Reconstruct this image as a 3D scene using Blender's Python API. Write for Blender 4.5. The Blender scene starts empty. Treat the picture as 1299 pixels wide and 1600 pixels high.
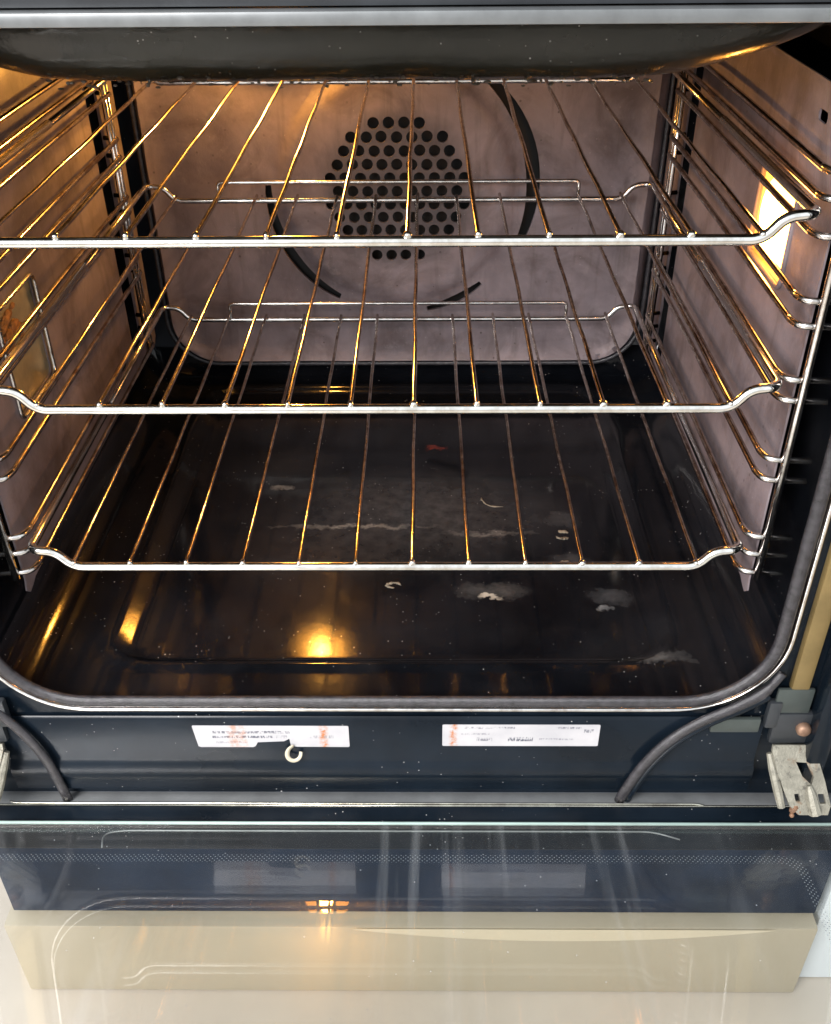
import bpy, bmesh, math, random
from mathutils import Vector, Matrix
from mathutils.geometry import delaunay_2d_cdt
random.seed(7)
S = bpy.context.scene
C = S.collection
PI = math.pi

# ------------------------------------------------------------------ camera
CAM = Vector((0.02678, -0.47821, 0.37690))
PITCH, YAW, ROLL = 0.61203, -0.01432, -0.00946
FPX = 1531.6
cd = bpy.data.cameras.new('camera'); cam = bpy.data.objects.new('camera', cd); C.objects.link(cam)
fwd = Vector((math.sin(YAW)*math.cos(PITCH), math.cos(YAW)*math.cos(PITCH), -math.sin(PITCH)))
rt = Vector((math.cos(YAW), -math.sin(YAW), 0)); up = rt.cross(fwd)
r2 = math.cos(ROLL)*rt + math.sin(ROLL)*up; u2 = -math.sin(ROLL)*rt + math.cos(ROLL)*up
cam.matrix_world = Matrix(((r2.x, u2.x, -fwd.x, CAM.x), (r2.y, u2.y, -fwd.y, CAM.y), (r2.z, u2.z, -fwd.z, CAM.z), (0, 0, 0, 1)))
cd.sensor_fit = 'VERTICAL'; cd.sensor_height = 32.0; cd.lens = 32.0*FPX/1600.0
cd.clip_start = 0.01; cd.clip_end = 50
S.camera = cam

# ------------------------------------------------------------------ light: the kitchen round the oven
w = bpy.data.worlds.new('World'); S.world = w; w.use_nodes = True
bg = w.node_tree.nodes['Background']
# a plain room: pale ceiling and walls above, a darker warm floor below, blending at eye level
wt = w.node_tree; wc = wt.nodes.new('ShaderNodeTexCoord'); wsep = wt.nodes.new('ShaderNodeSeparateXYZ'); wr = wt.nodes.new('ShaderNodeValToRGB'); wm = wt.nodes.new('ShaderNodeMapRange')
wt.links.new(wc.outputs['Generated'], wsep.inputs[0]); wt.links.new(wsep.outputs[2], wm.inputs['Value']); wm.inputs['From Min'].default_value = -1; wm.inputs['From Max'].default_value = 1
wt.links.new(wm.outputs[0], wr.inputs[0]); we = wr.color_ramp.elements
we[0].position = .36; we[0].color = (.40, .35, .28, 1); we[1].position = .60; we[1].color = (.90, .95, 1.0, 1)
wt.links.new(wr.outputs[0], bg.inputs[0]); bg.inputs[1].default_value = 0.90
def area(name, loc, target, size, energy, col):
    l = bpy.data.lights.new(name, 'AREA'); l.shape = 'RECTANGLE'; l.size, l.size_y = size; l.energy = energy; l.color = col
    o = bpy.data.objects.new(name, l); C.objects.link(o); o.location = loc
    o.rotation_euler = (Vector(target)-Vector(loc)).to_track_quat('-Z', 'Y').to_euler(); return o
area('kitchen_light', (-0.85, -1.30, 1.00), (0.05, 0.1, 0.05), (1.0, 0.8), 50, (1.0, 0.97, 0.96))

v = S.view_settings
v.view_transform = 'Standard'; v.look = 'None'; v.exposure = 0.42; v.gamma = 1.0; v.use_curve_mapping = False
S.render.engine = 'CYCLES'
S.cycles.max_bounces = 6; S.cycles.glossy_bounces = 4; S.cycles.diffuse_bounces = 3; S.cycles.transparent_max_bounces = 12; S.cycles.use_light_tree = True
S.cycles.sample_clamp_indirect = 6.0

# ------------------------------------------------------------------ materials
class NT:
    def __init__(s, name):
        s.m = bpy.data.materials.new(name); s.m.use_nodes = True; s.t = s.m.node_tree; s.n = s.t.nodes
        s.b = s.n['Principled BSDF']; s.out = s.n['Material Output']; s.tc = s.n.new('ShaderNodeTexCoord')
    def new(s, t, **k):
        n = s.n.new(t)
        for a, b in k.items(): setattr(n, a, b)
        return n
    def link(s, a, b): s.t.links.new(a, b)
    def val(s, sock, x):
        if hasattr(x, 'node'): s.link(x, sock)
        else: sock.default_value = x
    def math(s, op, a, b=0.0, c=0.0, clamp=False):
        n = s.new('ShaderNodeMath', operation=op, use_clamp=clamp)
        s.val(n.inputs[0], a); s.val(n.inputs[1], b); s.val(n.inputs[2], c); return n.outputs[0]
    def noise(s, scale, detail=4, rough=.55, dist=0, vec=None, stretch=None):
        n = s.new('ShaderNodeTexNoise'); n.inputs['Scale'].default_value = scale; n.inputs['Detail'].default_value = detail
        n.inputs['Roughness'].default_value = rough; n.inputs['Distortion'].default_value = dist
        src = vec or s.tc.outputs['Object']
        if stretch:
            mp = s.new('ShaderNodeMapping'); mp.inputs['Scale'].default_value = stretch; s.link(src, mp.inputs[0]); src = mp.outputs[0]
        s.link(src, n.inputs['Vector']); return n.outputs['Fac']
    def ramp(s, fac, stops):
        n = s.new('ShaderNodeValToRGB'); e = n.color_ramp.elements
        while len(e) < len(stops): e.new(.5)
        for i, (p, c) in enumerate(stops):
            e[i].position = p; e[i].color = (c[0], c[1], c[2], 1) if hasattr(c, '__len__') else (c, c, c, 1)
        s.link(fac, n.inputs[0]); return n.outputs[0]
    def mix(s, f, a, b, blend='MIX'):
        n = s.new('ShaderNodeMix', data_type='RGBA', blend_type=blend)
        s.val(n.inputs[0], f)
        for i, x in ((6, a), (7, b)):
            if hasattr(x, 'node'): s.link(x, n.inputs[i])
            else: n.inputs[i].default_value = (x[0], x[1], x[2], 1)
        return n.outputs[2]
    def pos(s): return s.new('ShaderNodeNewGeometry').outputs['Position']
    def specks(s, scale, thr, keep, vec=None):
        n = s.new('ShaderNodeTexVoronoi', feature='F1'); n.inputs['Scale'].default_value = scale
        s.link(vec or s.tc.outputs['Object'], n.inputs['Vector'])
        d = s.math('LESS_THAN', n.outputs['Distance'], thr)
        sep = s.new('ShaderNodeSeparateColor'); s.link(n.outputs['Color'], sep.inputs[0])
        k = s.math('GREATER_THAN', sep.outputs[0], keep)
        return s.math('MULTIPLY', d, k)
    def bump(s, h, strength=.2, dist=.001):
        n = s.new('ShaderNodeBump'); n.inputs['Strength'].default_value = strength; n.inputs['Distance'].default_value = dist
        s.link(h, n.inputs['Height']); s.link(n.outputs[0], s.b.inputs['Normal'])
    def set(s, base=None, rough=None, metal=None, spec=None):
        for k, x in (('Base Color', base), ('Roughness', rough), ('Metallic', metal), ('Specular IOR Level', spec)):
            if x is None: continue
            i = s.b.inputs[k]
            if hasattr(x, 'node'): s.link(x, i)
            elif hasattr(x, '__len__'): i.default_value = (x[0], x[1], x[2], 1)
            else: i.default_value = x
        return s.m

def enamel(name, base=(.010, .012, .016), dust=.9, rlo=.10, rhi=.34, stains=None, scale=60, spec=.5, bump=.05, bd=.001):
    t = NT(name)
    col = t.mix(t.ramp(t.noise(14, 5), [(.35, 0), (.75, 1)]), base, tuple(x*2.2+.002 for x in base))
    sm = t.ramp(t.noise(9, 6, .65, .6), [(.52, 0), (.72, 1)])
    col = t.mix(t.math('MULTIPLY', sm, .22), col, (.030, .028, .028))
    if stains:
        dn = t.new('ShaderNodeTexNoise'); dn.inputs['Scale'].default_value = 70; dn.inputs['Detail'].default_value = 8; dn.inputs['Roughness'].default_value = .68
        t.link(t.tc.outputs['Object'], dn.inputs['Vector'])
        sub = t.new('ShaderNodeVectorMath', operation='SUBTRACT'); t.link(dn.outputs['Color'], sub.inputs[0]); sub.inputs[1].default_value = (.5, .5, .5)
        scl = t.new('ShaderNodeVectorMath', operation='SCALE'); t.link(sub.outputs[0], scl.inputs[0]); scl.inputs['Scale'].default_value = .028
        add = t.new('ShaderNodeVectorMath', operation='ADD'); t.link(t.tc.outputs['Object'], add.inputs[0]); t.link(scl.outputs[0], add.inputs[1])
        sn = t.ramp(t.noise(90, 6, .6), [(.30, .25), (.66, .75)])
        for (x, y, rx, ry, soft, amt, c) in stains:
            mp = t.new('ShaderNodeMapping', vector_type='POINT')
            mp.inputs['Location'].default_value = (-x/rx, -y/ry, 0); mp.inputs['Scale'].default_value = (1/rx, 1/ry, 0)
            t.link(add.outputs[0], mp.inputs[0])
            ln = t.new('ShaderNodeVectorMath', operation='LENGTH'); t.link(mp.outputs[0], ln.inputs[0])
            k = t.new('ShaderNodeMapRange'); k.inputs['From Min'].default_value = 1; k.inputs['From Max'].default_value = 1-soft
            k.inputs['To Min'].default_value = 0; k.inputs['To Max'].default_value = amt; t.link(ln.outputs['Value'], k.inputs['Value'])
            g = t.math('MULTIPLY', k.outputs[0], sn)
            col = t.mix(g, col, c)
    d = t.specks(170, .085, .92)
    d2 = t.specks(420, .17, .93)
    d = t.math('MAXIMUM', d, d2)
    d = t.math('MULTIPLY', d, t.ramp(t.noise(22, 3), [(.45, 0), (.62, 1)]))
    col = t.mix(t.math('MULTIPLY', d, dust), col, (.62, .60, .58))
    rg = t.new('ShaderNodeMapRange'); rg.inputs['To Min'].default_value = rlo; rg.inputs['To Max'].default_value = rhi
    t.link(t.noise(18, 5, .6, .4), rg.inputs['Value'])
    t.bump(t.noise(scale*2, 4), bump, bd)
    return t.set(col, rg.outputs[0], 0, spec)

def chrome(name, a, b, rlo=.08, rhi=.3, scale=90, burnt=0):
    t = NT(name)
    f = t.ramp(t.noise(scale, 5, .65), [(.42, 0), (.66, 1)])
    col = t.mix(f, a, b)
    if burnt: col = t.mix(t.math('MULTIPLY', t.ramp(t.noise(30, 5, .7, vec=t.pos()), [(.50, 0), (.64, 1)]), burnt), col, (.17, .095, .06))
    rg = t.new('ShaderNodeMapRange'); rg.inputs['To Min'].default_value = rlo; rg.inputs['To Max'].default_value = rhi
    t.link(t.noise(scale*1.7, 4), rg.inputs['Value'])
    t.bump(t.noise(scale*2, 2), .05, .0004)
    return t.set(col, rg.outputs[0], 1.0)

def plain(name, col, rough, metal=0.0, spec=.5, var=.25, scale=30, bump=0):
    t = NT(name)
    c = t.mix(t.ramp(t.noise(scale, 5, .6), [(.3, 0), (.7, 1)]), tuple(x*(1-var) for x in col), tuple(min(1, x*(1+var)) for x in col))
    if bump: t.bump(t.noise(scale*12, 3), bump, .001)
    return t.set(c, rough, metal, spec)

def glow(name, col, strength):
    t = NT(name); t.set((.9, .8, .6), .3)
    t.b.inputs['Emission Color'].default_value = (*col, 1); t.b.inputs['Emission Strength'].default_value = strength
    return t.m

FLOOR_Z = -0.0837
STAINS = [  # x, y, radius x, radius y, softness, amount, colour : dried spills on the cavity floor
    (0.0197, 0.1803, 0.1352, 0.0780, .95, .75, (.095, .090, .090)),
    (-0.0531, 0.1231, 0.1040, 0.0520, .9, .45, (.060, .045, .036)),
    (0.0738, 0.0836, 0.0312, 0.0125, .7, .5, (.16, .155, .15)),
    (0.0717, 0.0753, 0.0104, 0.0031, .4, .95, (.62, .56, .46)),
    (0.1612, 0.0763, 0.0187, 0.0114, .8, .5, (.14, .14, .145)),
    (0.1362, 0.1179, 0.0177, 0.0146, .8, .5, (.12, .12, .125)),
    (0.1383, 0.1751, 0.0166, 0.0146, .8, .45, (.11, .11, .115)),
    (-0.0978, 0.2209, 0.0135, 0.0052, .5, .6, (.30, .29, .27)),
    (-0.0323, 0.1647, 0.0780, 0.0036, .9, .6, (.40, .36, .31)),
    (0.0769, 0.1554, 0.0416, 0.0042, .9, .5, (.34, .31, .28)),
    (0.0343, 0.2864, 0.0104, 0.0052, .6, .6, (.30, .05, .03)),
    (0.1549, 0.0628, 0.0062, 0.0042, .5, .6, (.4, .4, .4)),
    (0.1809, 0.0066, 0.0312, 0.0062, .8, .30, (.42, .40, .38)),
    (-0.0947, 0.2635, 0.0520, 0.0312, .9, .3, (.07, .065, .062)),
]
M = {}
M['floor_enamel'] = enamel('floor_enamel', (.0025, .003, .0042), .5, .05, .15, STAINS, spec=.36)
M['enamel'] = enamel('black_enamel', (.010, .012, .017), .8, .12, .32)
M['front_enamel'] = enamel('front_enamel', (.003, .0055, .009), .8, .10, .28, spec=.22)
M['lip_enamel'] = enamel('lip_enamel', (.008, .0075, .005), .7, .08, .30, scale=40, spec=.42, bump=.32, bd=.0014)
M['kick'] = plain('dark_kick_board', (.008, .017, .036), .6, 0, .2, var=.3)

def liner_mat(name='liner_coating', fan=None):
    t = NT(name)
    c = t.mix(t.ramp(t.noise(11, 6, .62, .5), [(.35, 0), (.68, 1)]), (.140, .114, .125), (.290, .243, .260))
    c = t.mix(t.math('MULTIPLY', t.ramp(t.noise(16, 6, .65, .9), [(.50, 0), (.68, 1)]), .7), c, (.095, .070, .068))
    c = t.mix(t.math('MULTIPLY', t.ramp(t.noise(60, 5, .7), [(.58, 0), (.70, 1)]), .4), c, (.29, .25, .25))
    c = t.mix(t.math('MULTIPLY', t.ramp(t.noise(1, 5, .6, stretch=(90, 90, 9)), [(.55, 0), (.72, 1)]), .5), c, (.09, .07, .065))
    sp = t.math('MULTIPLY', t.specks(150, .16, .86), t.ramp(t.noise(13, 3), [(.45, 0), (.6, 1)]))
    c = t.mix(t.math('MULTIPLY', sp, .75), c, (.05, .035, .03))
    c = t.mix(t.math('MULTIPLY', t.specks(230, .10, .9), .45), c, (.45, .40, .40))
    if fan:
        mp = t.new('ShaderNodeMapping'); mp.inputs['Location'].default_value = (-fan[0], 0, -fan[1]); mp.inputs['Scale'].default_value = (1, 0, 1); t.link(t.tc.outputs['Object'], mp.inputs[0])
        ln = t.new('ShaderNodeVectorMath', operation='LENGTH'); t.link(mp.outputs[0], ln.inputs[0])
        d = t.math('ADD', ln.outputs['Value'], t.math('MULTIPLY', t.math('SUBTRACT', t.noise(35, 4), .5), .02))
        k = t.new('ShaderNodeMapRange'); k.inputs['From Min'].default_value = .074; k.inputs['From Max'].default_value = .056; k.inputs['To Max'].default_value = .72
        t.link(d, k.inputs['Value']); c = t.mix(k.outputs[0], c, (.042, .038, .042))
    t.bump(t.noise(700, 2), .25, .0006)
    rg = t.ramp(t.noise(25, 4), [(.3, .38), (.7, .60)])
    return t.set(c, rg, 0, .4)
M['fan_liner'] = liner_mat('fan_panel_coating', (0.001, .1105))
M['liner'] = liner_mat()
M['chrome'] = chrome('bright_chrome', (.92, .91, .88), (.70, .66, .60), .07, .2)
M['bar'] = chrome('heat_tinted_wire', (.74, .69, .64), (.42, .33, .27), .06, .17, 120, .8)
M['rail'] = chrome('tarnished_rail_wire', (.62, .56, .52), (.30, .23, .19), .08, .22, 140, .8)
M['railfront'] = chrome('rail_chrome', (.80, .78, .76), (.50, .45, .42), .10, .28, 120)
M['seal'] = plain('grey_seal', (.030, .028, .032), .20, 0, .6, .4, 200, .35)
M['black'] = plain('hole_black', (.006, .006, .006), .7)  # for the added plate that darkens the fan holes
M['trim'] = plain('brushed_trim', (.15, .16, .165), .36, .3, .5, .18, 60)
M['dark_trim'] = plain('dark_trim', (.025, .028, .032), .3)
M['ochre'] = plain('ochre_reflection_strip', (.22, .155, .062), .38, .35, .5, .25, 25)  # metal trim with the kitchen's reflection put into its colour
def hinge_mat():
    t = NT('corroded_zinc')
    c = t.mix(t.ramp(t.noise(120, 6, .7), [(.35, 0), (.65, 1)]), (.19, .18, .145), (.31, .295, .24))
    c = t.mix(t.ramp(t.noise(55, 6, .7, .5), [(.54, 0), (.66, 1)]), c, (.17, .105, .06))
    c = t.mix(t.math('MULTIPLY', t.ramp(t.noise(200, 5, .7), [(.56, 0), (.68, 1)]), .8), c, (.05, .045, .04))
    t.bump(t.noise(900, 3), .6, .0008); return t.set(c, .5, .3, .5)
M['hinge'] = hinge_mat()
M['copper'] = plain('copper_screw', (.28, .17, .115), .5, .6, .5, .2, 200)
M['gold'] = plain('brassy_plate', (.52, .45, .26), .34, .6, .5, .3, 40)
M['rust'] = plain('rusty_grease', (.36, .16, .05), .6, .1, .5, .5, 160, .7)
M['beige'] = plain('beige_drawer_paint', (.40, .345, .25), .45, 0, .5, .06, 8)
M['beige_edge'] = plain('cream_edge', (.58, .50, .36), .4, 0, .5, .05, 8)
M['kfloor'] = plain('pale_floor', (.50, .435, .36), .45, 0, .5, .10, 6)
M['pale'] = plain('pale_cabinet_paint', (.66, .70, .72), .4, 0, .5, .04, 5)
M['rail_grey'] = plain('grey_door_rail', (.26, .27, .275), .30, .4, .5, .2, 40)
M['edge'] = chrome('polished_edge', (.72, .70, .60), (.45, .42, .36), .1, .3, 60)
M['glass_edge'] = plain('green_glass_edge', (.38, .50, .46), .2, 0, .6, .15, 40)
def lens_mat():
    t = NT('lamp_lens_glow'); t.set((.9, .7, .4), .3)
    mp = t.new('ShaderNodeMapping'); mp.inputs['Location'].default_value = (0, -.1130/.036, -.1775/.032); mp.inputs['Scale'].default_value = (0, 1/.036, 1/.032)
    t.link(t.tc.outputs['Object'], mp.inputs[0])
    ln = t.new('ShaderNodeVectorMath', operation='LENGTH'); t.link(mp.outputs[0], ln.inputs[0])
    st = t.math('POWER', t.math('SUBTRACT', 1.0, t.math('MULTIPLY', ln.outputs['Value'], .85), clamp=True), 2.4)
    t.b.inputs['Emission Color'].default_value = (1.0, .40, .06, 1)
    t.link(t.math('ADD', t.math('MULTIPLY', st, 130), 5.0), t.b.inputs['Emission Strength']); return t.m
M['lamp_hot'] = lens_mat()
M['bulb'] = glow('bulb_glow', (1.0, .44, .07), 560)
M['bulb_cover'] = glow('lamp_cover_glow', (1.0, .36, .03), 13.0)

def glass_mat():
    t = NT('door_glass')
    tr = t.new('ShaderNodeBsdfTransparent'); tr.inputs[0].default_value = (.965, .98, .98, 1)
    gl = t.new('ShaderNodeBsdfGlossy'); gl.inputs['Color'].default_value = (1, 1, 1, 1); gl.inputs['Roughness'].default_value = .015
    fr = t.new('ShaderNodeFresnel'); ge = t.new('ShaderNodeNewGeometry')
    t.link(t.math('ADD', 1.7, t.math('MULTIPLY', ge.outputs['Backfacing'], 1/1.7-1.7)), fr.inputs['IOR'])
    df = t.new('ShaderNodeBsdfDiffuse'); df.inputs['Color'].default_value = (.75, .78, .8, 1)
    g2 = t.new('ShaderNodeBsdfGlossy'); g2.inputs['Color'].default_value = (1, 1, 1, 1); g2.inputs['Roughness'].default_value = .26   # greasy film
    gm = t.new('ShaderNodeMixShader'); gm.inputs[0].default_value = .5; t.link(gl.outputs[0], gm.inputs[1]); t.link(g2.outputs[0], gm.inputs[2])
    a = t.new('ShaderNodeMixShader'); t.link(fr.outputs[0], a.inputs[0]); t.link(tr.outputs[0], a.inputs[1]); t.link(gm.outputs[0], a.inputs[2])
    sm = t.ramp(t.noise(16, 6, .65, .3, stretch=(2.2, .7, 1)), [(.45, 0), (.8, .012)])
    sp = t.math('MULTIPLY', t.specks(210, .09, .93), .35)
    b = t.new('ShaderNodeMixShader'); stk = t.math('MULTIPLY', t.ramp(t.noise(1, 4, .55, .2, stretch=(75, 2.2, 1)), [(.56, 0), (.74, .085)]), t.ramp(t.noise(1, 2, stretch=(9, 5, 1)), [(.40, .1), (.62, 1)]))
    t.link(t.math('MAXIMUM', t.math('MAXIMUM', sm, stk), sp), b.inputs[0]); t.link(a.outputs[0], b.inputs[1]); t.link(df.outputs[0], b.inputs[2])
    t.link(b.outputs[0], t.out.inputs[0]); return t.m
M['glass'] = glass_mat()
def frit_mat():
    t = NT('printed_dots')
    mp = t.new('ShaderNodeMapping'); mp.inputs['Rotation'].default_value = (0, 0, PI/4); t.link(t.tc.outputs['Object'], mp.inputs[0])
    vo = t.new('ShaderNodeTexVoronoi', feature='F1'); vo.inputs['Scale'].default_value = 480; vo.inputs['Randomness'].default_value = 0.0
    t.link(mp.outputs[0], vo.inputs['Vector'])
    k = t.math('LESS_THAN', vo.outputs['Distance'], .36)
    tr = t.new('ShaderNodeBsdfTransparent'); mx = t.new('ShaderNodeMixShader')
    t.set((.30, .33, .36), .5); t.link(t.math('MULTIPLY', k, .8), mx.inputs[0]); t.link(tr.outputs[0], mx.inputs[1]); t.link(t.b.outputs[0], mx.inputs[2])
    t.link(mx.outputs[0], t.out.inputs[0]); return t.m
M['frit'] = frit_mat()
def sticker_mat(name, x0, z0, wd, ht, rows, rust, off):
    """white label: rows of worn tiny print and rust streaks, in the label's own coordinates"""
    t = NT(name)
    sep = t.new('ShaderNodeSeparateXYZ'); t.link(t.tc.outputs['Object'], sep.inputs[0])
    u = t.math('MULTIPLY', t.math('SUBTRACT', sep.outputs[0], x0), 1/wd); vv = t.math('MULTIPLY', t.math('SUBTRACT', sep.outputs[2], z0), 1/ht)
    col = t.mix(t.ramp(t.noise(40, 5), [(.35, 0), (.7, 1)]), (.48, .47, .48), (.39, .385, .405))
    n1 = t.noise(1.0, 2, .5, vec=None, stretch=(900+off, 1, 260)); n2 = t.noise(1.0, 3, .5, stretch=(70, 1, 420+off))
    for (r, h, a, b, amt) in rows:
        dz = t.math('ABSOLUTE', t.math('SUBTRACT', vv, r)); inr = t.math('LESS_THAN', dz, h)
        xx = t.math('MULTIPLY', t.math('GREATER_THAN', u, a), t.math('LESS_THAN', u, b))
        g = t.math('MULTIPLY', t.math('MULTIPLY', inr, xx), t.math('MULTIPLY', t.ramp(n1, [(.40, 0), (.55, 1)]), t.ramp(n2, [(.36, .1), (.54, 1)])))
        col = t.mix(t.math('MULTIPLY', g, amt), col, (.07, .075, .10))
    nz = t.noise(1.0, 5, .7, stretch=(300, 1, 300))
    for (r, wdt, amt) in rust:
        dx = t.math('ABSOLUTE', t.math('SUBTRACT', t.math('ADD', u, t.math('MULTIPLY', t.math('SUBTRACT', t.noise(1, 3, stretch=(1, 1, 260)), .5), .05)), r))
        k = t.new('ShaderNodeMapRange'); k.inputs['From Min'].default_value = wdt; k.inputs['From Max'].default_value = wdt*.2
        k.inputs['To Min'].default_value = 0; k.inputs['To Max'].default_value = amt; t.link(dx, k.inputs['Value'])
        g = t.math('MULTIPLY', k.outputs[0], t.ramp(nz, [(.40, 0), (.58, 1)]))
        col = t.mix(g, col, (.42, .15, .05))
    return t.set(col, .5, 0, .4)

# the front of the oven (frame, apron, door, roof) was drawn to a smaller measure: its parts are built at FK times that size
FRONT = False; FK = 1.04; FOFF = Vector((-0.00107, 0.01913, -0.01508))
# ------------------------------------------------------------------ mesh helpers
def obj(name, verts, faces, mat, parent=None, smooth=True, auto=None):
    me = bpy.data.meshes.new(name); me.from_pydata([tuple(x) for x in verts], [], faces); me.validate()
    bm = bmesh.new(); bm.from_mesh(me); bmesh.ops.recalc_face_normals(bm, faces=bm.faces); bm.to_mesh(me); bm.free()
    me.materials.append(M[mat] if isinstance(mat, str) else mat)
    for p in me.polygons: p.use_smooth = smooth
    if auto is not None:
        try: me.set_sharp_from_angle(angle=math.radians(auto))
        except Exception: pass
    o = bpy.data.objects.new(name, me); C.objects.link(o)
    if parent:
        o.parent = parent
        if parent.type == 'EMPTY' and parent.parent is None:
            o.location = -parent.location
            if FRONT: o.location = FOFF-parent.location; o.scale = (FK, FK, FK)
    return o
def empty(name, loc, label, cat, group=None, parent=None):
    o = bpy.data.objects.new(name, None); C.objects.link(o); o.location = loc; o.empty_display_size = .05
    if label: o['label'] = label
    if cat: o['category'] = cat
    if group: o['group'] = group
    return o
def sub_empty(name, parent):
    o = bpy.data.objects.new(name, None); C.objects.link(o); o.parent = parent; return o
class MB:
    def __init__(s): s.v = []; s.f = []
    def add(s, v, f):
        n = len(s.v); s.v += [Vector(x) for x in v]; s.f += [tuple(i+n for i in q) for q in f]; return s
    def obj(s, name, mat, parent=None, smooth=False, auto=40): return obj(name, s.v, s.f, mat, parent, smooth, auto)
def fillet(pts, r, n=6):
    """round the corners of a polyline"""
    pts = [Vector(p) for p in pts]; out = [pts[0]]
    for a, b, c in zip(pts, pts[1:], pts[2:]):
        d1 = (a-b); d2 = (c-b); k = min(r, d1.length*.49, d2.length*.49)
        p = b+d1.normalized()*k; q = b+d2.normalized()*k
        for i in range(n+1):
            t = i/n; out.append(p*(1-t)**2+b*2*t*(1-t)+q*t*t)
    out.append(pts[-1]); return out
def tube(pts, r, seg=10, closed=False, flat=1.0, cap=True, ref=None):
    pts = [Vector(p) for p in pts]; n = len(pts); V = []; F = []
    T = []
    for i in range(n):
        a = pts[(i-1) % n] if closed or i else pts[0]; b = pts[(i+1) % n] if closed or i < n-1 else pts[-1]
        T.append((b-a).normalized())
    if ref: nrm = Vector(ref)
    else: nrm = T[0].orthogonal()
    for i in range(n):
        nrm = (nrm-T[i]*nrm.dot(T[i])).normalized(); bn = T[i].cross(nrm)
        rr = r[i] if hasattr(r, '__len__') else r
        for k in range(seg):
            a = 2*PI*k/seg; V.append(pts[i]+nrm*(rr*flat*math.cos(a))+bn*(rr*math.sin(a)))
    m = n if closed else n-1
    for i in range(m):
        j = (i+1) % n
        for k in range(seg): F.append((i*seg+k, i*seg+(k+1) % seg, j*seg+(k+1) % seg, j*seg+k))
    if cap and not closed:
        F.append(tuple(range(seg))[::-1]); F.append(tuple((n-1)*seg+k for k in range(seg)))
    return V, F
def ball(c, r, u=10, v=7, sc=(1, 1, 1)):
    V = []; F = []
    for i in range(v+1):
        th = PI*i/v
        for k in range(u):
            a = 2*PI*k/u; V.append(Vector(c)+Vector((r*sc[0]*math.sin(th)*math.cos(a), r*sc[1]*math.sin(th)*math.sin(a), r*sc[2]*math.cos(th))))
    for i in range(v):
        for k in range(u): F.append((i*u+k, i*u+(k+1) % u, (i+1)*u+(k+1) % u, (i+1)*u+k))
    return V, F
def box(a, b, bev=.001):
    bm = bmesh.new(); bmesh.ops.create_cube(bm, size=1)
    a = Vector(a); b = Vector(b)
    for q in bm.verts: q.co = Vector(((a[i]+b[i])/2+q.co[i]*(b[i]-a[i])) for i in range(3))
    if bev: bmesh.ops.bevel(bm, geom=bm.edges[:], offset=bev, segments=2, affect='EDGES', profile=.6)
    V = [q.co.copy() for q in bm.verts]; bm.verts.index_update(); F = [tuple(x.index for x in f.verts) for f in bm.faces]; bm.free(); return V, F
def rrect(x0, x1, z0, z1, r, n=8):
    P = []
    for cx, cz, a0 in ((x1-r, z1-r, 0), (x0+r, z1-r, 90), (x0+r, z0+r, 180), (x1-r, z0+r, 270)):
        for i in range(n+1):
            a = math.radians(a0+90*i/n); P.append((cx+r*math.cos(a), cz+r*math.sin(a)))
    return P
def inside(p, poly):
    x, y = p; c = False; n = len(poly)
    for i in range(n):
        x1, y1 = poly[i]; x2, y2 = poly[i-1]
        if (y1 > y) != (y2 > y) and x < (x2-x1)*(y-y1)/(y2-y1)+x1: c = not c
    return c
def plate(outer, holes, extra, f, thick, axis):
    """2-D outline with holes -> thin solid. f(u,v) -> point on the front; thickness along axis"""
    pts = []; edges = []
    for poly in [outer]+holes:
        n0 = len(pts); n = len(poly)
        pts += [Vector(p) for p in poly]; edges += [(n0+i, n0+(i+1) % n) for i in range(n)]
    for p in extra: pts.append(Vector(p))
    vs, es, fs, *_ = delaunay_2d_cdt(pts, edges, [], 0, 1e-6)
    F = []
    for t in fs:
        c = (sum(vs[i][0] for i in t)/len(t), sum(vs[i][1] for i in t)/len(t))
        if inside(c, outer) and not any(inside(c, h) for h in holes): F.append(tuple(t))
    V = [Vector(f(p[0], p[1])) for p in vs]; n = len(V); ax = Vector(axis)*thick
    cnt = {}
    for t in F:
        for i in range(len(t)):
            a, b = t[i], t[(i+1) % len(t)]; k = (min(a, b), max(a, b)); cnt.setdefault(k, []).append((a, b))
    V2 = V+[p+ax for p in V]; F2 = list(F)+[tuple(i+n for i in reversed(t)) for t in F]
    for k, l in cnt.items():
        if len(l) == 1: a, b = l[0]; F2.append((b, a, a+n, b+n))
    used = sorted({i for t in F2 for i in t}); mp = {o: i for i, o in enumerate(used)}
    return [V2[i] for i in used], [tuple(mp[i] for i in t) for t in F2]
def smooth(a, b, x):
    t = max(0, min(1, (x-a)/(b-a))); return t*t*(3-2*t)

# ================================================================== setting
KZ = -0.4134
fl = obj('floor', [(-1.2, -1.9, KZ), (1.2, -1.9, KZ), (1.2, .55, KZ), (-1.2, .55, KZ)], [(0, 1, 2, 3)], 'kfloor', smooth=False); fl['kind'] = 'structure'

# ================================================================== oven
oven = empty('oven', (0.01, 0.17, KZ), 'black enamel built-in oven with its door open and three wire racks inside', 'oven')

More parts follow.
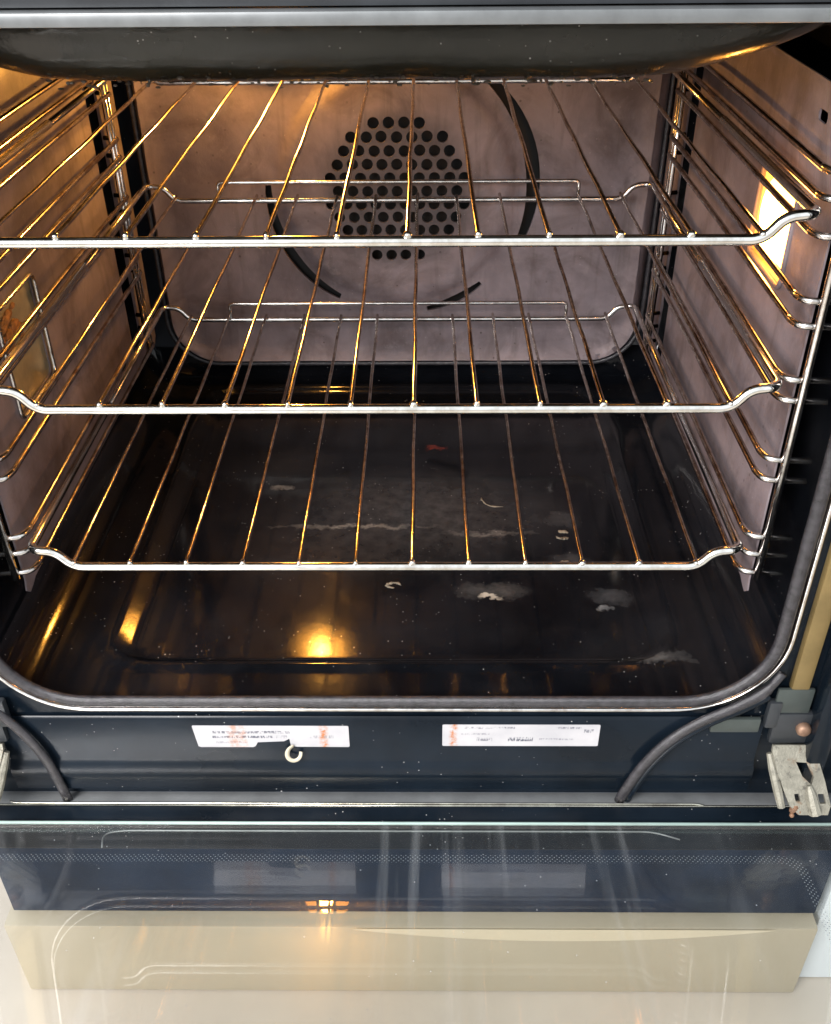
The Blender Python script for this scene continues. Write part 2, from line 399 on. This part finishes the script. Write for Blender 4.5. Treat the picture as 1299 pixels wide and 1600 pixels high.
# --- cavity shell: rounded section swept in depth, shallow tray pressed into its floor
XW, XC, ZT, RC = 0.262, 0.003, 0.345, 0.042
Y0, Y1 = -0.030, 0.4265
sec = []
for i in range(61): sec.append((XC-XW+RC+(2*XW-2*RC)*i/60, FLOOR_Z))
for i in range(1, 9):
    a = math.radians(-90+90*i/8); sec.append((XC+XW-RC+RC*math.cos(a), FLOOR_Z+RC+RC*math.sin(a)))
for i in range(1, 13): sec.append((XC+XW, FLOOR_Z+RC+(ZT-FLOOR_Z-RC)*i/12))
sec.append((XC-XW, ZT))
for i in range(1, 13): sec.append((XC-XW, ZT+(FLOOR_Z+RC-ZT)*i/12))
for i in range(1, 8):
    a = math.radians(180+90*i/8); sec.append((XC-XW+RC+RC*math.cos(a), FLOOR_Z+RC+RC*math.sin(a)))
def tray(x, y):
    cx, cy, hx, hy, r = 0.0031, 0.2000, 0.1890, 0.1945, 0.027
    dx = max(abs(x-cx)-(hx-r), 0); dy = max(abs(y-cy)-(hy-r), 0)
    d = math.hypot(dx, dy)-r if (dx > 0 or dy > 0) else max(abs(x-cx)-hx, abs(y-cy)-hy)
    return -.0050*smooth(.003, -.004, d) + .0018*math.exp(-((d-.005)/.0035)**2)
NYS = 130; V = []; F = []; ns = len(sec)
for j in range(NYS+1):
    y = Y0+(Y1-Y0)*j/NYS
    for k, (x, z) in enumerate(sec):
        zz = z+(tray(x, y) if z <= FLOOR_Z+1e-6 else 0)
        e = max(0, y-(Y1-.03)); zz = max(zz, FLOOR_Z+.03-math.sqrt(max(0, .03**2-e*e))) if e > 0 else zz
        V.append((x, y, zz))
for j in range(NYS):
    for k in range(ns): F.append((j*ns+k, j*ns+(k+1) % ns, (j+1)*ns+(k+1) % ns, (j+1)*ns+k))
shell = obj('cavity_shell', V, F, 'floor_enamel', oven, True, 60)
back = MB().add(*box((XC-XW, .4270, FLOOR_Z-.01), (XC+XW, .436, ZT), 0)).obj('rear_wall', 'enamel', oven)

# --- back panel with fan cover
PY = 0.402
FC = (0.001, 0.1105)
holes = []
pit = 0.0131; hr = 0.0050
for r in range(-6, 7):
    for c in range(-6, 7):
        x = c*pit+(pit/2 if r % 2 else 0); z = r*pit*.885
        if math.hypot(x, z) < 0.0640:
            jx, jz = random.uniform(-.0003, .0003), random.uniform(-.0003, .0003)
            holes.append([(FC[0]+x+jx+hr*math.cos(2*PI*k/16), FC[1]+z+jz+hr*math.sin(2*PI*k/16)) for k in range(16)])
def slot(a0, a1, R, wd):
    P = []; n = 16
    for i in range(n+1):
        a = math.radians(a0+(a1-a0)*i/n); h = wd/2*(.55+.45*math.sin(PI*i/n)); P.append((FC[0]+(R+h)*math.cos(a), FC[1]+(R+h)*math.sin(a)))
    for i in range(n, -1, -1):
        a = math.radians(a0+(a1-a0)*i/n); h = wd/2*(.55+.45*math.sin(PI*i/n)); P.append((FC[0]+(R-h)*math.cos(a), FC[1]+(R-h)*math.sin(a)))
    return P
slots = [slot(-24, 50, .1205, .0125), slot(178, 241, .1155, .0095), slot(283, 311, .1165, .0075)]
PX0, PX1, PZ0, PZ1 = -0.2225, 0.2315, -0.0600, 0.320
outer = rrect(PX0, PX1, PZ0, PZ1, .046, 10)
extra = []
gx = PX0+.004
while gx < PX1:
    gz = PZ0+.004
    while gz < PZ1:
        if inside((gx, gz), outer): extra.append((gx+random.uniform(-.0004, .0004), gz+random.uniform(-.0004, .0004)))
        gz += .009
    gx += .009
for R in (.098, .104, .1085):
    for k in range(72): extra.append((FC[0]+R*math.cos(2*PI*k/72), FC[1]+R*math.sin(2*PI*k/72)))
for ins in (.004, .009, .014):
    extra += rrect(PX0+ins, PX1-ins, PZ0+ins, PZ1-ins, .046-ins, 10)
def clear(p):
    return not any(inside(p, s) or min((p[0]-q[0])**2+(p[1]-q[1])**2 for q in s) < .0022**2 for s in slots) and (math.hypot(p[0]-FC[0], p[1]-FC[1]) > .071)
extra = [p for p in extra if clear(p)]
def bp(u, v):
    d = math.hypot(u-FC[0], v-FC[1])
    y = PY-.006*smooth(.109, .097, d)
    e = min(u-PX0, PX1-u, v-PZ0, PZ1-v); cx = max(PX0+.046-u, u-PX1+.046, 0); cz = max(PZ0+.046-v, 0)
    if cx > 0 and cz > 0: e = .046-math.hypot(cx, cz)
    y -= .0045*(smooth(0, .005, e)-smooth(.006, .014, e))
    y += .004*smooth(.004, 0, e)
    return (u, y, v)
bpv = plate(outer, holes+slots, extra, bp, .0030, (0, 1, 0))
back_panel = obj('back_panel', *bpv, 'fan_liner', oven, True, 35)
back_panel['label'] = 'mauve brown back panel with round perforated fan cover and curved slots'
rim = [(p[0], PY+.001, p[1]) for p in rrect(PX0-.002, PX1+.002, PZ0-.001, PZ1, .047, 12)]
obj('panel_rim', *tube(rim, .0024, 8, True), M['seal'], back_panel)
MB().add(*box((FC[0]-.135, PY+.012, FC[1]-.135), (FC[0]+.135, PY+.016, FC[1]+.135), .001)).obj('hole_backing', 'black', back_panel)  # plain dark plate added so the fan holes look dark

# --- lamp on the rear wall, up under the roof
lamp = MB()
L0 = Vector((-0.098, PY-.001, .252))
rings = [(.0, .024), (.010, .024), (.0105, .031), (.0125, .031)]  # wide outer flange is unseen, added to keep bulb light off the back panel
Vv = []; Ff = []
for i, (d, r) in enumerate(rings):
    for k in range(24): a = 2*PI*k/24; Vv.append(L0+Vector((r*math.cos(a), -d, r*math.sin(a))))
for i in range(3):
    for k in range(24): Ff.append((i*24+k, i*24+(k+1) % 24, (i+1)*24+(k+1) % 24, (i+1)*24+k))
lamp.add(Vv, Ff); lampo = lamp.obj('rear_lamp_holder', 'railfront', oven, True)
obj('lamp_glass', *ball(L0+Vector((0, -.0125, 0)), .0295, 20, 10, (1, .10, 1)), 'bulb_cover', lampo)
obj('bulb', *ball(L0+Vector((0, -.0225, 0)), .0085, 14, 8, (1, 1, 1)), 'bulb', lampo)

FRONT = True
# --- roof with the hump over the opening (front roll of the roof)
prof = [(-.046, .3165), (-.030, .3155), (-.014, .3125), (-.004, .3065), (.001, .2990), (.004, .2910), (.009, .2835), (.018, .2780), (.032, .2755), (.06, .2750), (.12, .2752), (.24, .2755), (.400, .2760)]
prof2 = []
for a, b in zip(prof, prof[1:]):
    for i in range(3): prof2.append((a[0]+(b[0]-a[0])*i/3, a[1]+(b[1]-a[1])*i/3))
prof2.append(prof[-1]); prof2 = [prof2[0]]+[((a[0]+2*b[0]+c[0])/4, (a[1]+2*b[1]+c[1])/4) for a, b, c in zip(prof2, prof2[1:], prof2[2:])]+[prof2[-1]]
V = []; F = []; NX = 90
for i in range(NX+1):
    x = -.25+.502*i/NX; t = max(0, abs(x+.006)-.118); dz = 2.6*t*t
    for (y, z) in prof2:
        k = (0.3165-z)/(.3165-.275)
        zz = z+dz*k+.0006*math.sin(x*90+y*40)*k*math.sin(x*37)
        V.append((x, y+.0012*math.sin(x*55)*k, min(zz, .3165+.02*k)))
npf = len(prof2)
for i in range(NX):
    for k in range(npf-1): F.append((i*npf+k, i*npf+k+1, (i+1)*npf+k+1, (i+1)*npf+k))
roof = obj('roof_lip', V, F, 'lip_enamel', oven, True); roof['label'] = 'rolled olive black roof lip bulging down over the opening'
# crusted drips along the lower edge of the lip
cr = MB()
for i in range(190):
    x = random.uniform(-.16, .135); r = random.uniform(.0004, .0012)
    cr.add(*ball((x, .010+random.uniform(0, .02), .2808-.0052*random.random()), r, 6, 4, (random.uniform(.8, 2.2), 1, .7)))
cro = cr.obj('burnt_drips', plain('crusted_grease', (.035, .028, .020), .28, 0, .7, .6, 400), roof, True)
cro['kind'] = 'stuff'

# --- control panel edge at the very top
tr = MB().add(*box((-.30, -.070, .3145), (.318, -.0565, .3198), .0012)).obj('control_panel_trim', 'trim', oven)
MB().add(*box((-.30, -.064, .3205), (.318, -.0565, .420), .001)).obj('control_panel', 'dark_trim', oven)

FRONT = False
# --- side liners with window openings
def liner(sgn, win, name_extra):
    X = .2375 if sgn > 0 else -.2370
    ya, yb, za, zb = .0185, .4005, -.0405, .266
    out = []
    for (y, z) in ((ya+.004, za+.012), (ya+.002, za+.004)): out.append((y, z))
    out += [(ya+.006, za), (ya+.012, za+.0015), (ya+.018, za+.004), (yb-.006, za+.0045), (yb, za+.011), (yb, zb), (ya+.006, zb), (ya+.004, zb-.006)]
    hs = [win and rrect(*win, .005, 4)]
    hs += [rrect(.3265, .3535, -.0200, .2610, .003, 3), rrect(.362, .381, -.0335, -.0285, .002, 3), rrect(.285, .303, -.012, -.0085, .0015, 3), rrect(.060, .074, .246, .252, .002, 3)]
    ex = [(y/1000, z/1000) for y in range(30, 400, 12) for z in range(-28, 262, 12)]
    ex = [p for p in ex if not any(inside(p, h) or min((p[0]-q[0])**2+(p[1]-q[1])**2 for q in h) < .004**2 for h in hs)]
    def f(u, v):
        b = .0016*math.sin(u*16+sgn)*math.sin(v*19)
        for zc in (.215, .095, .02): b += .0012*math.exp(-((v-zc)/.007)**2)*smooth(.03, .06, u)*smooth(.39, .36, u)
        return (X+sgn*b, u, v)
    o = obj('side_liner', *plate(out, hs, ex, f, .0012, (sgn, 0, 0)), 'liner', oven, True, 35)
    y0, y1, z0, z1 = win
    fr = [(X-sgn*.0006, p[0], p[1]) for p in rrect(y0-.0015, y1+.0015, z0-.0015, z1+.0015, .006, 4)]
    obj('window_rim', *tube(fr, .0016, 8, True), M['railfront'] if sgn < 0 else M['liner'], o)
    return o, X
lr, XR = liner(1, (.080, .146, .149, .206), '')
lr['label'] = 'brown coated right side liner with the lit lamp window'
ll, XL = liner(-1, (.078, .144, .062, .133), '')
ll['label'] = 'brown coated left side liner with an unlit brassy window'
# lit window: recess, lens and lamp frame behind the liner
rec = MB()
for a, b in (((XR+.0016, .076, .145), (XR+.012, .0785, .210)), ((XR+.0016, .1475, .145), (XR+.012, .150, .210)), ((XR+.0016, .0785, .145), (XR+.012, .1475, .1475)), ((XR+.0016, .0785, .2075), (XR+.012, .1475, .210))): rec.add(*box(a, b, .0003))
sl = sub_empty('side_lamp', oven); sl.location = -oven.location
rec.obj('lamp_recess', 'gold', sl)
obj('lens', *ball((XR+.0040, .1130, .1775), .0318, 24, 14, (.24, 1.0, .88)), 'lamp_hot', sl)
MB().add(*box((XR+.0105, .0785, .1475), (XR+.0135, .1475, .2075), .0005)).obj('lamp_plate', 'gold', sl)
# unlit window on the left
ul = MB().add(*box((XL-.0042, .0760, .0600), (XL-.0026, .1460, .1350), .001)).obj('brassy_plate', 'gold', ll)
gr = MB()
for i in range(26): gr.add(*ball((XL-.0022+random.uniform(0, .001), random.uniform(.080, .112), random.uniform(.104, .130)), random.uniform(.0015, .0045), 7, 5, (.5, 1.6, .8)))
g = gr.obj('baked_grease', 'rust', ll, True); g['kind'] = 'stuff'

FRONT = True
# --- front frame
FY = -0.050
fo = [(-.285, -.152), (.316, -.152), (.316, .3600), (-.285, .3600)]
fh = rrect(-.2395, .2385, -.0685, .345, .052, 10)
obj('front_frame', *plate(fo, [fh], [], lambda u, v: (u, FY, v), .006, (0, 1, 0)), 'front_enamel', oven, True, 35)
# lower apron with a pressed step
ap = [(-.0516, -.0780), (-.0535, -.0800), (-.0535, -.1150), (-.0550, -.1185), (-.0572, -.1215), (-.0572, -.1285), (-.0558, -.1315), (-.0558, -.1420), (-.0500, -.1430)]
V = []; F = []
xs = [-.205, .236]
xs = [-.243+.479*i/20 for i in range(21)]
for x in xs:
    for (y, z) in ap: V.append((x, y, z))
na = len(ap)
for i in range(20):
    for k in range(na-1): F.append((i*na+k, i*na+k+1, (i+1)*na+k+1, (i+1)*na+k))
obj('front_apron', V, F, 'front_enamel', oven, True, 50)
# seal round the opening
sp = [(p[0], FY-.0035, p[1]) for p in rrect(-.2335, .2325, -.0630, .3420, .052, 14)]
seal = obj('door_seal', *tube(sp, .0040, 12, True, .75, ref=(0, 1, 0)), 'seal', oven)
sp2 = [(p[0], FY-.0012, p[1]) for p in rrect(-.2410, .2400, -.0722, .3470, .058, 14)]
obj('seal_channel', *tube(sp2, .0016, 8, True), M['railfront'], oven)
# loose ends of the seal hanging over the apron
e1 = fillet([(.2365, -.058, -.035), (.2300, -.058, -.0505), (.2141, -.059, -.0620), (.1928, -.060, -.0740), (.1756, -.060, -.0915), (.1626, -.060, -.1150), (.1551, -.059, -.1400), (.1535, -.057, -.1515)], .02, 5)
obj('seal_end', *tube(e1, [.0028]*3+[.0036]*(len(e1)-3), 10, False, .7, ref=(0, 1, 0)), 'seal', oven)
e1b = [p+Vector((.0048, .0015, -.0034)) for p in e1[4:]]
obj('seal_lip', *tube(e1b, .0024, 8), M['front_enamel'], oven)
e2 = fillet([(-.262, -.058, -.045), (-.2365, -.058, -.0690), (-.225, -.059, -.0865), (-.2162, -.059, -.1095), (-.2124, -.058, -.1400), (-.2120, -.057, -.1515)], .02, 5)
obj('seal_end', *tube(e2, .0034, 10, False, .7, ref=(0, 1, 0)), 'seal', oven)
# upright trim right of the seal, ochre for the kitchen reflected in it
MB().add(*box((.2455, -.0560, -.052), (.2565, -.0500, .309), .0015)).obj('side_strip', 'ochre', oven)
MB().add(*box((.2625, -.0660, -.150), (.2760, -.0500, .309), .003)).obj('side_strip', 'front_enamel', oven)
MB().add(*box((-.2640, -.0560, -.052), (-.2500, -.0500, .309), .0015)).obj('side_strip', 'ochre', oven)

# stickers on the apron
SY = -.0538
def sticker(out, name, mat, label):
    o = obj(name, *plate(out, [], [], lambda u, v: (u, SY, v), .0003, (0, 1, 0)), mat, oven, False)
    o['label'] = label; return o
m1 = sticker_mat('torn_label_print', -.1209, -.1040, .0985, .0190, [(.72, .06, .12, .62, .9), (.50, .06, .12, .60, .9), (.24, .05, .14, .34, .6), (.5, .07, .74, .90, .5)], [(.835, .035, 1.0), (.26, .05, .6), (.32, .03, .5)], 0)
o1 = [(-.1209, -.0850), (-.1190, -.1032), (-.1175, -.1040), (-.0840, -.1040), (-.0825, -.1030), (-.0808, -.0995), (-.0640, -.0985), (-.0605, -.0962), (-.0600, -.1025), (-.0560, -.1036), (-.0232, -.1038), (-.0226, -.1030), (-.0226, -.0853), (-.0232, -.0847), (-.1203, -.0844)]
s1 = sticker(o1, 'sticker', m1, 'white sticker with rust streak, torn along its lower edge')
# the torn strip curling away from it
V = []; F = []; N = 22
for i in range(N+1):
    t = i/N; a = -.35+t*4.9
    cx, cz = -.0580, -.1066; rr = .0040+.0006*math.sin(t*3)
    px = cx+.0042*math.cos(a+1.9); pz = cz+.0050*math.sin(a+1.9)
    y = SY-.0012-.0035*math.sin(PI*t*.9)
    ww = .0016*(1-.35*t)
    d = Vector((math.cos(a+1.9), -.35, math.sin(a+1.9))).normalized()
    V += [Vector((px, y, pz))-d*ww, Vector((px, y, pz))+d*ww]
for i in range(N): F.append((2*i, 2*i+1, 2*i+3, 2*i+2))
cs = obj('torn_curl', V, F, plain('aged_paper', (.56, .50, .38), .55, var=.12), s1)
sm = cs.modifiers.new('s', 'SOLIDIFY'); sm.thickness = .0004
m2 = sticker_mat('intact_label_print', .0363, -.1020, .0985, .0190, [(.84, .05, .14, .46, .7), (.84, .05, .72, .88, .8), (.30, .09, .22, .32, .9), (.30, .10, .42, .58, 1.0), (.30, .04, .62, .84, .6), (.70, .08, .90, .96, .9), (.55, .04, .12, .30, .5)], [(.07, .03, 1.0)], 37)
o2 = rrect(.0363, .1348, -.1026, -.0833, .0009, 3)
sticker(o2, 'sticker', m2, 'whole white sticker with rust stain at its left end')

# --- hinges
def hinge(cx, mir):
    prof2d = [(-.012, 0), (.012, 0), (.0135, .004), (.0150, .024), (.0150, .040), (.0120, .046), (-.0060, .046), (-.0105, .040), (-.0135, .018), (-.0135, .004)]
    prof2d = [(x*mir, y) for x, y in prof2d]
    if mir < 0: prof2d = prof2d[::-1]
    h = [[(-.0005, .011), (.0060, .0115), (.0085, .021), (.0060, .026), (.0015, .0205)], rrect(.0085, .0125, .032, .0385, .0007, 3), rrect(-.0062, -.0030, .032, .037, .0007, 3)]
    if mir < 0: h = [[(-x, y) for x, y in q] for q in h]
    A = Vector((cx, -.0600, -.0945)); dn = Vector((.24*mir, -.50, -.84)).normalized(); side = Vector((1, 0, 0)); nrm = side.cross(dn)
    if nrm.y > 0: nrm = -nrm
    o = obj('hinge', *plate(prof2d, h, [], lambda u, v: A+side*u+dn*v, .0025, -nrm), 'hinge', oven, True, 35)
    mb = MB()
    mb.add(*tube([A+side*(-.0150*mir)+dn*t-nrm*.003 for t in (.006, .016, .030, .042)], [.0018, .0028, .003, .0024], 8))
    mb.add(*tube([A+side*(.004*mir)+dn*t+nrm*.001 for t in (.026, .033, .045)], [.0016, .0034, .0040], 8))
    mb.obj('hinge_arm', 'hinge', o, True)
    lug = MB()
    for q in range(7): lug.add(*ball(A+side*((-.010+.001*q)*mir)+dn*(.043+random.uniform(-.003, .004))-nrm*.002, random.uniform(.0014, .0028), 8, 5))
    lug.obj('rusty_lug', plain('rusty_zinc', (.22, .12, .07), .5, .3, .5, .5, 140, .7), o)
    bk = MB().add(*box((cx-.0145, -.0575, -.0960), (cx+.0145, -.0520, -.0700), .002))
    bk.add(*box((cx-.016*mir-.004, -.0580, -.082), (cx-.016*mir+.004, -.0525, -.060), .0018))
    bk.obj('hinge_mount', 'dark_trim', o)
    obj('screw', *tube([(cx+.004*mir, -.0540, -.0810), (cx+.004*mir, -.0605, -.0815), (cx+.004*mir, -.0620, -.0815)], [.0046, .0046, .0030], 12), 'copper', o)
    return o
hinge(.2545, 1).__setitem__('label', 'corroded pale hinge right of the stickers')
hinge(-.2525, -1).__setitem__('label', 'corroded hinge at the left edge')
mt = MB().add(*box((.2020, -.0575, -.0860), (.2320, -.0545, -.0745), .001)).add(*box((.2380, -.0565, -.0700), (.2600, -.0540, -.0500), .001)).obj('hinge_cover', plain('grey_green_metal', (.06, .072, .068), .35, .3), oven)

# --- below the oven door: dark kick board, beige drawer front
MB().add(*box((-.285, -.049, -.2910), (.316, -.030, -.1525), .001)).obj('lower_panel', 'kick', oven)
dr = MB().add(*box((-.290, -.0600, -.3820), (.3160, -.030, -.2935), .002)).obj('drawer_front', 'beige', oven)
V = []; F = []
for i in range(41):
    x = -.03+.315*i/40; h = .015*math.sin(PI*i/40)**.8+.0002
    V += [(x, -.0608, -.2942), (x, -.0608, -.2942-h), (x, -.0601, -.2942), (x, -.0601, -.2942-h)]
for i in range(40): F += [(4*i, 4*i+1, 4*i+5, 4*i+4)]
obj('drawer_grip', V, F, 'beige_edge', dr)

# --- open door: lies level in front of the oven
DZ = -0.150
door = sub_empty('door', oven); TILT = math.radians(-8.6)   # not let down all the way
hp = Vector((0, -.0746, DZ)); Rm = Matrix.Rotation(TILT, 3, 'X')
door.rotation_euler = (TILT, 0, 0); door.scale = (FK, FK, FK); door.location = FOFF+FK*(hp-Rm @ hp)-oven.location
door['label'] = 'open glass oven door lying level at the bottom'
MB().add(*box((-.268, -.0603, DZ-.030), (.300, -.0480, DZ+.0005), .0008)).obj('door_rail', 'rail_grey', door)
sv, sf = box((-.285, -.0740, DZ-.026), (.316, -.0612, DZ-.0008), .001)
sv = [Vector((p.x, p.y, p.z+(.0 if p.z < DZ-.01 else .38*(p.y+.0625)))) for p in sv]
obj('door_rail', sv, sf, 'front_enamel', door, False)
obj('polished_bead', *tube([(-.275, -.0608, DZ-.0002), (.316, -.0608, DZ-.0002)], .0008, 8), 'edge', door)
obj('polished_bead', *tube(fillet([(-.250, -.0585, DZ+.0006), (-.247, -.0597, DZ+.0006), (.203, -.0597, DZ+.0006), (.208, -.0610, DZ+.0006)], .002), .0006, 8), 'edge', door)
obj('glass_edge', *tube([(-.285, -.0752, DZ-.0018), (.296, -.0752, DZ-.0018)], .0011, 8), 'glass_edge', door)
MB().add(*box((-.285, -.470, DZ-.005), (.300, -.0765, DZ-.001), 0)).obj('inner_glass', 'glass', door)
for sx in (-.2885, .3025):
    MB().add(*box((sx-.002, -.470, DZ-.026), (sx+.012, -.0765, DZ-.0005), .001)).obj('door_side', 'rail_grey', door)
MB().add(*box((-.285, -.490, DZ-.026), (.300, -.4705, DZ-.0005), .002)).obj('door_end', 'rail_grey', door)
# printed dot border on the under side of the inner glass
q = rrect(-.300, .2600, -.440, -.0985, .012, 6); qi = rrect(-.294, .2545, -.434, -.1045, .010, 6)
fz = DZ-.0056
V = [(x, y, fz) for x, y in q]+[(x, y, fz) for x, y in qi]; n = len(q)
obj('printed_border', V, [(i, (i+1) % n, n+(i+1) % n, n+i) for i in range(n)], 'frit', door, False)
# thin rod that draws a rounded edge line reflected in the glass
gl = fillet([(-.180, -.092, DZ-.0065), (-.183, -.080, DZ-.0065), (-.170, -.0772, DZ-.0065), (.172, -.0772, DZ-.0065), (.188, -.084, DZ-.0065)], .008, 5)
obj('reflected_line', *tube(gl, .0005, 6), 'rail_grey', door)

FRONT = False
# ================================================================== shelf supports
ZW = [.2360, .2230, .2045, .1700, .1560, .1235, .1110, .0715, .0580, .0160, .0035, -.0110]
def rail(sgn, label):
    X = .2235
    t = empty('shelf_support', (sgn*.228, .17, FLOOR_Z), label, 'shelf support', 'chrome wire shelf supports on the side walls')
    for i, z in enumerate(ZW):
        jz = random.uniform(-.0006, .0006)
        P = [(sgn*(X+.0265), .0065, z+jz+.0004), (sgn*(X+.003), .0095, z+jz), (sgn*X, .0180, z+jz), (sgn*(X+.0004), .18, z+jz*.4+.0004), (sgn*X, .335, z), (sgn*X, .344, z), (sgn*(X+.012), .3465, z)]
        pp = fillet(P, .006, 4)
        a = [p for p in pp if p.y <= .021]; 
        w_ = obj('guide_wire', *tube(pp, .0019, 8), 'rail', t)
        obj('wire_end', *tube([a[k] for k in range(len(a))], .00205, 10), 'railfront', w_)
    obj('front_upright', *tube(fillet([(sgn*.2350, .0065, -.0150), (sgn*.2352, .0065, .12), (sgn*.2350, .0065, .262), (sgn*.2350, .0120, .266)], .004), .0024, 10), 'railfront', t)
    for yy, xx in ((.3345, .2262), (.3445, .2268)):
        obj('rear_upright', *tube([(sgn*xx, yy, -.0145), (sgn*xx, yy, .12), (sgn*xx, yy, .262)], .0023, 10), 'chrome', t)
    return t
rail(1, 'wire shelf support on the right wall beside the lit lamp window')
rail(-1, 'wire shelf support on the left wall beside the unlit brassy window')

# ================================================================== wire racks
D = .3711; SPC = .035; HX = .1925; UP = .0125; SX = .2180
def make_rack(root):
    fr = [(0-SX, D*.5, UP), (-SX, .004, UP), (-SX+.004, 0, UP), (-HX-.010, 0, UP-.001), (-HX-.001, 0, 0), (HX+.001, 0, 0), (HX+.010, 0, UP-.001), (SX-.004, 0, UP), (SX, .004, UP), (SX, D*.5, UP)]
    fp = fillet(fr, .008, 6)
    obj('front_rod', *tube(fp, .0029, 12), 'chrome', root)
    rr = [(-SX, D*.5, UP), (-SX, D-.004, UP), (-SX+.004, D, UP), (-HX-.010, D, UP-.001), (-HX-.001, D, 0), (HX+.001, D, 0), (HX+.010, D, UP-.001), (SX-.004, D, UP), (SX, D-.004, UP), (SX, D*.5, UP)]
    obj('rear_rod', *tube(fillet(rr, .008, 6), .0024, 10), 'railfront', root)
    bs = fillet([(-.1555, D+.0005, .002), (-.1555, D+.0005, .0155), (.1555, D+.0005, .0155), (.1555, D+.0005, .002)], .004, 5)
    obj('backstop', *tube(bs, .0017, 8), 'railfront', root)
    me = None
    for k in range(12):
        x = (k-5.5)*SPC
        if me is None:
            mb = MB()
            n = 14
            mb.add(*tube([(.0003*math.sin(i*1.7)*min(1, i/3), .001+(D+.001)*i/n, .0003*math.sin(i*.9)*min(1, i/3)) for i in range(n+1)], .00135, 8))
            o = mb.obj('wire', 'bar', root, True, 80); me = o.data
            mt_ = MB().add(*ball((0, -.0002, 0), .0021, 10, 7)); e = mt_.obj('wire_tip', 'chrome', o, True); tip = e.data
        else:
            o = bpy.data.objects.new('wire', me); C.objects.link(o); o.parent = root
            e = bpy.data.objects.new('wire_tip', tip); C.objects.link(e); e.parent = o
        o.location = (x, 0, .0034); o.rotation_euler = (random.uniform(-.003, .003), random.uniform(-3, 3), random.uniform(-.004, .004)); e.scale = (random.uniform(.75, 1.2), random.uniform(.8, 1.3), random.uniform(.8, 1.1)); e.rotation_euler = (0, -o.rotation_euler[1], 0)
racks = [((-.0002, -.0025, .2072), 'topmost wire oven rack, its front rod across the fan cover'), ((.0020, .0015, .1103), 'middle wire oven rack between the other two racks'), ((0, 0, 0), 'lowest wire oven rack nearest the black oven floor')]
proto = None
def new_rack(loc, label):
    e = empty('oven_rack', (0, 0, 0), label, 'oven rack', 'chrome wire racks in the oven'); return e
proto = new_rack(None, racks[0][1]); make_rack(proto)
for o in list(proto.children):
    pass
def copy_tree(src, parent):
    c = src.copy(); C.objects.link(c); c.parent = parent
    for ch in list(src.children): copy_tree(ch, c)
    return c
src_kids = list(proto.children)
for loc, lab in racks[1:]:
    r = new_rack(None, lab); r.location = loc
    for ch in src_kids: copy_tree(ch, r)
proto.location = racks[0][0]

# ================================================================== neighbouring cabinet seen through the door glass
cb = empty('cabinet', (.55, .2, KZ), 'pale painted base cabinet seen through the glass beside the beige drawer', 'cabinet')
MB().add(*box((.3340, -.030, KZ+.001), (.90, .50, -.10), .002)).obj('carcass', 'pale', cb)

# ================================================================== crumbs on the oven floor
M['crumb'] = plain('pale_crumb', (.24, .205, .155), .8, 0, .3, .3, 300, .5)
def crumb(x, y, pts, r, label):
    o = empty('crumb', (x, y, FLOOR_Z-.005), label, 'crumb', None)
    fp_ = fillet(pts, .004, 4); rs = [r*random.uniform(.45, 1.25)*(.35 if i in (0, len(fp_)-1) else 1) for i in range(len(fp_))]
    c = obj('flake', *tube([p+Vector((random.uniform(-.0005, .0005), random.uniform(-.0005, .0005), 0)) for p in fp_], rs, 7, False, .4, ref=(0, 0, 1)), 'crumb', None); c.parent = o
    o['group'] = 'pale crumbs on the oven floor'
crumb(.1348, .1526, [(.0055*math.cos(a*.62)*(1+.2*math.sin(a*3)), .0050*math.sin(a*.62), -.0004+.0008*math.sin(a)) for a in range(1, 10)], .0022, 'pale ring-shaped crumb behind the lowest rack front rod at centre right')
crumb(.0017, .0897, [(.0052*math.cos(a*.7), .0030*math.sin(a*.7), .0002) for a in range(0, 8)], .0013, 'small pale looped crumb beneath the lowest rack front rod near the middle')
crumb(.0785, .1930, [(-.006, .012, .001), (-.005, .004, .0014), (.001, -.001, .001), (.012, -.002, .001)], .0008, 'thin pale bent thread lying on the middle of the oven floor')
crumb(.1330, .1150, [(-.005, 0, .001), (-.001, .002, .0016), (.004, 0, .001)], .0017, 'tiny pale flake between the ring-shaped crumb and the lowest front rod')
